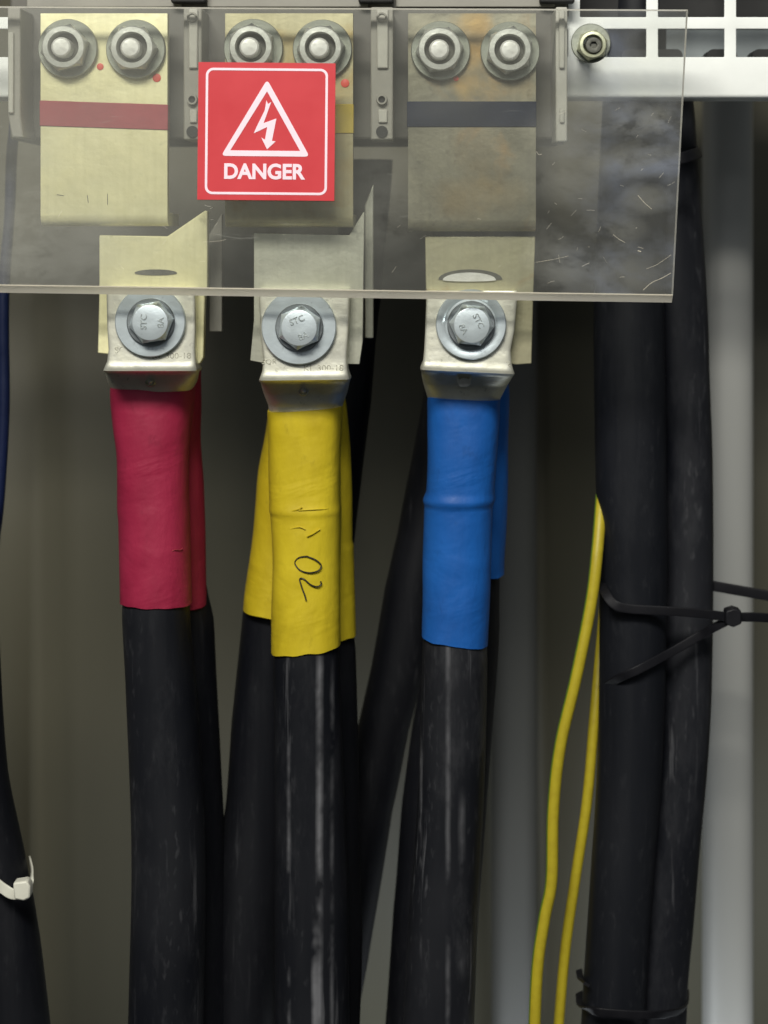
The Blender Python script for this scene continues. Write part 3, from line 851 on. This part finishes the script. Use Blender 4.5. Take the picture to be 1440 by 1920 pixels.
# ------------------------------------------------------------ lug bolts
def bolt(cx, cy, rot, label, hexrot, wr=66, cup=False):
    t = thing('hex_bolt', label, 'bolt', P(cx, cy, .0176), 'bolts through the cable lugs')
    d = .01755
    pr = [('c', 20, d - .0001), ('c', wr - 1.5, d - .0001), ('c', wr, d - .0005), ('c', wr, d - .0020), ('c', wr - 1.8, d - .0025)]
    pr += ([('c', wr - 12, d - .0025), ('c', 48, d - .0019), ('c', 44, d - .0020), ('c', 20, d - .0021)] if cup else [('c', 20, d - .0025)])
    obj('washer', turned(cx, cy - 1, d, pr, 72, 0, True), m_zinc, t, 30)
    obj('spring_washer', turned(cx + .5, cy, d - .002, [('c', 20, d - .0019), ('c', 44, d - .0019), ('c', 45, d - .0024), ('c', 45, d - .0034), ('c', 43, d - .0038), ('c', 20, d - .0038)], 60, 0, True), m_spring, t, 30)
    obj('bolt_head', turned(cx + 1, cy, d - .005, [('h', 35.5, d - .0038), ('h', 36.5, d - .0042), ('h', 36.5, d - .0066), ('c', 34.5, d - .0084), ('c', 33, d - .0089), ('c', 31.5, d - .0090), ('c', 6, d - .0089)], 72, hexrot), m_zinc, t, 22)
    c, s = math.cos(rot), math.sin(rot)
    for s_, off in (('STC', 15), ('8A', -17)):
        x, z = -off * s, off * c
        obj('stamped_mark', text(s_, cx + 1 + x, cy - z, 12, d - .0092, .0003, None, rot, 0.012), m_stamp, t)
    return t
bolt(283, 604, R(88), 'zinc hex bolt and washer on the lug of the red sleeved cable', 0.16)
bolt(561, 614, R(22), 'zinc hex bolt and washer on the lug of the yellow sleeved cable', 0.42, 70)
bolt(883, 609, R(-62), 'zinc hex bolt in a cupped washer on the lug of the blue sleeved cable', -0.1, 66, True)

# ------------------------------------------------------------ left side cables
t = obj('thin_cable', cable([(-60, 62, 9), (250, 26, 10), (400, 18, 10), (560, 6, 11), (750, 7, 11), (880, 2, 11), (1000, -10, 11), (1300, -40, 11)], .09, seed=12), m_navy)
tag(t, 'thin navy blue cable at the left edge, going up behind the clear sheet', 'cable')
t = obj('power_cable', cable([(900, -75, 60), (1100, -68, 60), (1200, -62, 60), (1450, -46, 60), (1640, -8, 60), (1760, 14, 60), (1920, 33, 60), (2100, 50, 60)], .055, seed=13), m_jr)
tag(t, 'thick black cable entering at the lower left corner', 'power cable')
t = thing('cable_tie', 'white cable tie round the thick cable at the lower left', 'cable tie', P(30, 1660, .035))
obj('strap', tube([P(-60, 1640, .05), P(-20, 1648, .040), P(6, 1666, .034), P(24, 1676, .033), P(46, 1674, .034)], .0021, 10, 6, 0.35, Vector((0, -1, 0))), m_wtie, t)
obj('strap', tube([P(30, 1662, .034), P(50, 1660, .036), P(58, 1648, .042), P(60, 1630, .052), P(56, 1612, .064)], .0016, 10, 6, 0.35, Vector((0, -1, 0))), m_wtie, t)
bevel(obj('head', prism([(24, 1656), (50, 1652), (56, 1662), (56, 1684), (44, 1690), (26, 1686)], .0290, .0350), m_wtie, t), 0.0007)

# ------------------------------------------------------------ right bundle
bl = obj('power_cable', cable([(-200, 1196, 58), (185, 1190, 60), (400, 1184, 64), (570, 1179, 66), (750, 1181, 67), (900, 1183, 66), (1100, 1187, 64), (1300, 1185, 62), (1500, 1177, 60), (1700, 1162, 59), (1850, 1153, 60), (2050, 1143, 60)], .085, seed=15), m_j4)
tag(bl, 'left cable of the thick black pair at the right, smooth sheath', 'power cable', 'thick black cables tied together')
br = obj('power_cable', cable([(-200, 1233, 45), (185, 1245, 54), (300, 1254, 55), (560, 1272, 53), (700, 1280, 50), (850, 1286, 50), (1100, 1287, 50), (1300, 1283, 51), (1450, 1272, 53), (1600, 1256, 55), (1750, 1243, 56), (1850, 1232, 57), (2050, 1222, 60)], .098, seed=16), m_j5)
tag(br, 'right cable of the thick black pair at the right, scuffed and dusty sheath', 'power cable', 'thick black cables tied together')
# ties
t = thing('cable_tie', 'black cable tie round the thick cable pair, its tail leaving to the right', 'cable tie', P(1375, 1160, .07))
fl = Vector((0, -1, 0))
obj('strap', tube([P(1124, 1086, .086), P(1133, 1108, .071), P(1150, 1132, .0655), P(1178, 1141, .0650), P(1240, 1145, .0655), P(1300, 1149, .067), P(1368, 1157, .070)], .0019, 10, 6, 0.4, fl), m_tie, t)
obj('strap', tube([P(1130, 1290, .084), P(1160, 1272, .070), P(1200, 1254, .0665), P(1260, 1222, .074), P(1310, 1193, .076), P(1340, 1176, .072), P(1372, 1160, .070)], .0018, 10, 6, 0.4, fl), m_tie, t)
obj('tail', tube([P(1368, 1158, .070), P(1410, 1157, .072), P(1480, 1161, .078)], .0019, 10, 4, 0.4, fl), m_tie, t)
bevel(obj('head', prism([(1361, 1146), (1376, 1141), (1390, 1145), (1391, 1170), (1375, 1177), (1360, 1170)], .0660, .0730), m_tie, t), 0.0006)
t = obj('cable_tie', tube([P(1327, 1097, .098), P(1345, 1100, .098), P(1390, 1108, .098), P(1480, 1124, .098)], .0022, 10, 4, 0.4, fl), m_tie)
tag(t, 'black strap leaving the thick cable pair to the right, above the tie with the head', 'cable tie')
t = thing('cable_tie', 'glossy black tie round the thick cable pair at the bottom edge', 'cable tie', P(1190, 1900, .07))
obj('strap', tube([P(1086, 1862, .100), P(1090, 1886, .082), P(1110, 1895, .0665), P(1150, 1900, .0635), P(1220, 1903, .066), P(1262, 1899, .076), P(1285, 1888, .092), P(1288, 1862, .110)], .0017, 12, 6, 0.4, fl), m_tie, t)
obj('strap', tube([P(1086, 1820, .098), P(1089, 1835, .084), P(1100, 1846, .072)], .0014, 10, 4, 0.6, fl), m_tie, t)
t = obj('cable_tie', tube([P(1192, 296, .080), P(1230, 300, .062), P(1270, 298, .052), P(1300, 290, .058), P(1310, 286, .075), P(1306, 284, .098)], .0024, 10, 6, 0.5, fl), m_tie)
tag(t, 'black tie high up on the thick cable pair beside the edge of the clear sheet', 'cable tie')

# ------------------------------------------------------------ earth wires
def wire(pts, d, rpx, ph, label):
    pw = [P(x, y, dd) for x, y, dd in pts]
    seg, step = 16, 8
    V, F = tube(pw, L(rpx, d), seg, step)
    o = obj('earth_wire', (V, F), m_earth, None, 60)
    me = o.data
    at = me.attributes.new('stripe', 'FLOAT', 'POINT')
    vals = []
    for i in range(len(V)):
        ringi, k = divmod(i, seg)
        a = 2 * math.pi * k / seg + ph
        vals.append(1.0 if (math.cos(a) > 0.88) else 0.0)
    at.data.foreach_set('value', vals)
    tag(o, label, 'wire', 'yellow green earth wires')
    return o
wire([(1136, 860, .10), (1128, 930, .085), (1120, 1030, .075), (1108, 1130, .072), (1080, 1270, .07), (1050, 1400, .07), (1037, 1520, .07), (1034, 1650, .07), (1021, 1720, .07), (1008, 1810, .07), (1002, 1930, .07), (1000, 2060, .07)], .07, 11.5, 0.0,
     'yellow green earth wire on the left, wavy and nearer')
wire([(1134, 1130, .11), (1126, 1220, .10), (1114, 1350, .092), (1101, 1500, .09), (1080, 1640, .09), (1060, 1780, .09), (1047, 1930, .09), (1038, 2060, .09)], .09, 10, 0.9,
     'yellow green earth wire on the right, close beside the thick black cable')

# ------------------------------------------------------------ acrylic sheet and sticker
t = thing('acrylic_shield', 'clear scratched acrylic sheet over the busbars with a pale sawn lower edge', 'acrylic sheet', P(640, 560, 0))
def shield():
    k = S; T = 0.005
    # corners: left edge is outside the frame
    TL, TR, BR, BL = (-160, 11), (1290, 18), (1262, 553), (-160, 532)
    def w(p, d): return Vector(((p[0] - CX) * k, d, (CY - p[1]) * k))
    c = 15   # front chamfer in px (3 mm)
    f = [w(TL, 0), w(TR, 0), w(BR, 0), w(BL, 0)]
    m = [w((BL[0], BL[1] + c), 0.0030), w((BR[0] - 0.5, BR[1] + c), 0.0030)]
    bk = [w(TL, T), w(TR, T), w((BR[0] - .5, BR[1] + c), T), w((BL[0], BL[1] + c), T)]
    V = f + m + bk
    # faces with their material index: 0 film front, 1 clear, 2 sawn edge
    F = [((0, 1, 2, 3), 0), ((3, 2, 5, 4), 2), ((4, 5, 8, 9), 2), ((9, 8, 7, 6), 1), ((0, 6, 7, 1), 2), ((1, 7, 8, 5, 2), 2), ((0, 3, 4, 9, 6), 2)]
    return V, F
V, F = shield()
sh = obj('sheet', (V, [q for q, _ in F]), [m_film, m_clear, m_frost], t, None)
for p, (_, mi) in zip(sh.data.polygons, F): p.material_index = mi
# thin pale strip added along the cut to paint its internal reflection
def strip(y0, y1, d0, d1):
    return prism([(-160, y0), (1261.5, y0 + 21), (1261.3, y1 + 21), (-160, y1)], d0, d1)
obj('edge_glint', strip(531.0, 533.2, -.0003, .0004), m_frost, t)

for pts_, wd in (([(1206, 544), (1222, 530), (1240, 522), (1258, 512)], 0.000110), ([(1212, 504), (1232, 496), (1258, 478)], 0.000060), ([(1196, 463), (1206, 466)], 0.000060), ([(1150, 440), (1160, 448), (1172, 455)], 0.000080),
                 ([(1196, 366), (1208, 380), (1222, 392)], 0.000110), ([(1004, 492), (1040, 486), (1066, 480)], 0.000050), ([(380, 454), (410, 452), (424, 449)], 0.000050), ([(1006, 284), (1010, 290), (1016, 289)], 0.000080), ([(1196, 470), (1202, 472)], 0.000200)):
    obj('scratch', tube([P(x, y, -.00005) for x, y in pts_], wd, 6, 4), m_frost, t, None)
random.seed(3)
fine = []
for q in range(46):
    x_, y_ = (random.uniform(1010, 1255), random.uniform(200, 540)) if q % 2 else (random.uniform(10, 1250), random.uniform(380, 525))
    if 370 < x_ < 630 and y_ < 380: continue
    a_ = random.gauss(-0.3, 0.7); ln = random.uniform(3, 16)
    fine.append(tube([P(x_, y_, -.00003), P(x_ + ln * .5 * math.cos(a_), y_ + ln * .5 * math.sin(a_) + random.uniform(-1, 1), -.00003), P(x_ + ln * math.cos(a_), y_ + ln * math.sin(a_), -.00003)], random.uniform(.00002, .00005), 5, 2))
fs = obj('fine_scratches', join(*fine), m_frost, t, None); fs['kind'] = 'stuff'
t = thing('warning_sticker', 'square red danger sticker with a white lightning triangle on the clear sheet', 'sticker', P(499, 246, 0))
def tf(x, y):   # the sticker's own slight turn
    a = R(0.55)
    return (499.5 + (x - 499.5) * math.cos(a) - (y - 246.5) * math.sin(a), 246.5 + (x - 499.5) * math.sin(a) + (y - 246.5) * math.cos(a))
def tfl(ps): return [tf(*p) for p in ps]
obj('backing', prism(tfl([(371, 117.5), (628, 117.5), (628, 375.5), (371, 375.5)]), -.00035, -.00005), m_red, t)
obj('border', ringframe(tfl(rpoly(385, 128, 614, 365, 14)), tfl(rpoly(389.5, 132.5, 609.5, 360.5, 10)), -.00050, -.00036), m_print, t)
def tri(h):
    cx, cy, r = 498, 245, 0
    return h
def rtri(pts, r):
    out = []
    n = len(pts)
    for i in range(n):
        p = Vector(pts[i]); a = Vector(pts[i - 1]); b = Vector(pts[(i + 1) % n])
        u = (a - p).normalized(); v = (b - p).normalized()
        for k in range(5):
            q = k / 4
            s0 = p + u * r; s1 = p + v * r
            out.append(tuple((1 - q) ** 2 * s0 + 2 * q * (1 - q) * p + q * q * s1))
    return out
obj('triangle', ringframe(tfl(rtri([(500, 149), (581, 293), (415, 293)], 9)), tfl(rtri([(500, 171), (563, 282.5), (432, 282.5)], 1)), -.00050, -.00036), m_print, t)
boltp = [(500, 188), (503, 195), (509, 191), (495, 231), (519, 222), (511, 264), (518, 265), (502, 280), (491, 258), (498, 262), (502, 238), (477, 250), (482, 238), (497, 207)]
obj('lightning_arrow', prism(tfl([(x - 1, y) for x, y in boltp]), -.00050, -.00036), m_print, t)
obj('lettering', text('DANGER', *tf(497, 321.5), 30, -.00050, .00014, 152, R(-0.55), 0.034), m_print, t)
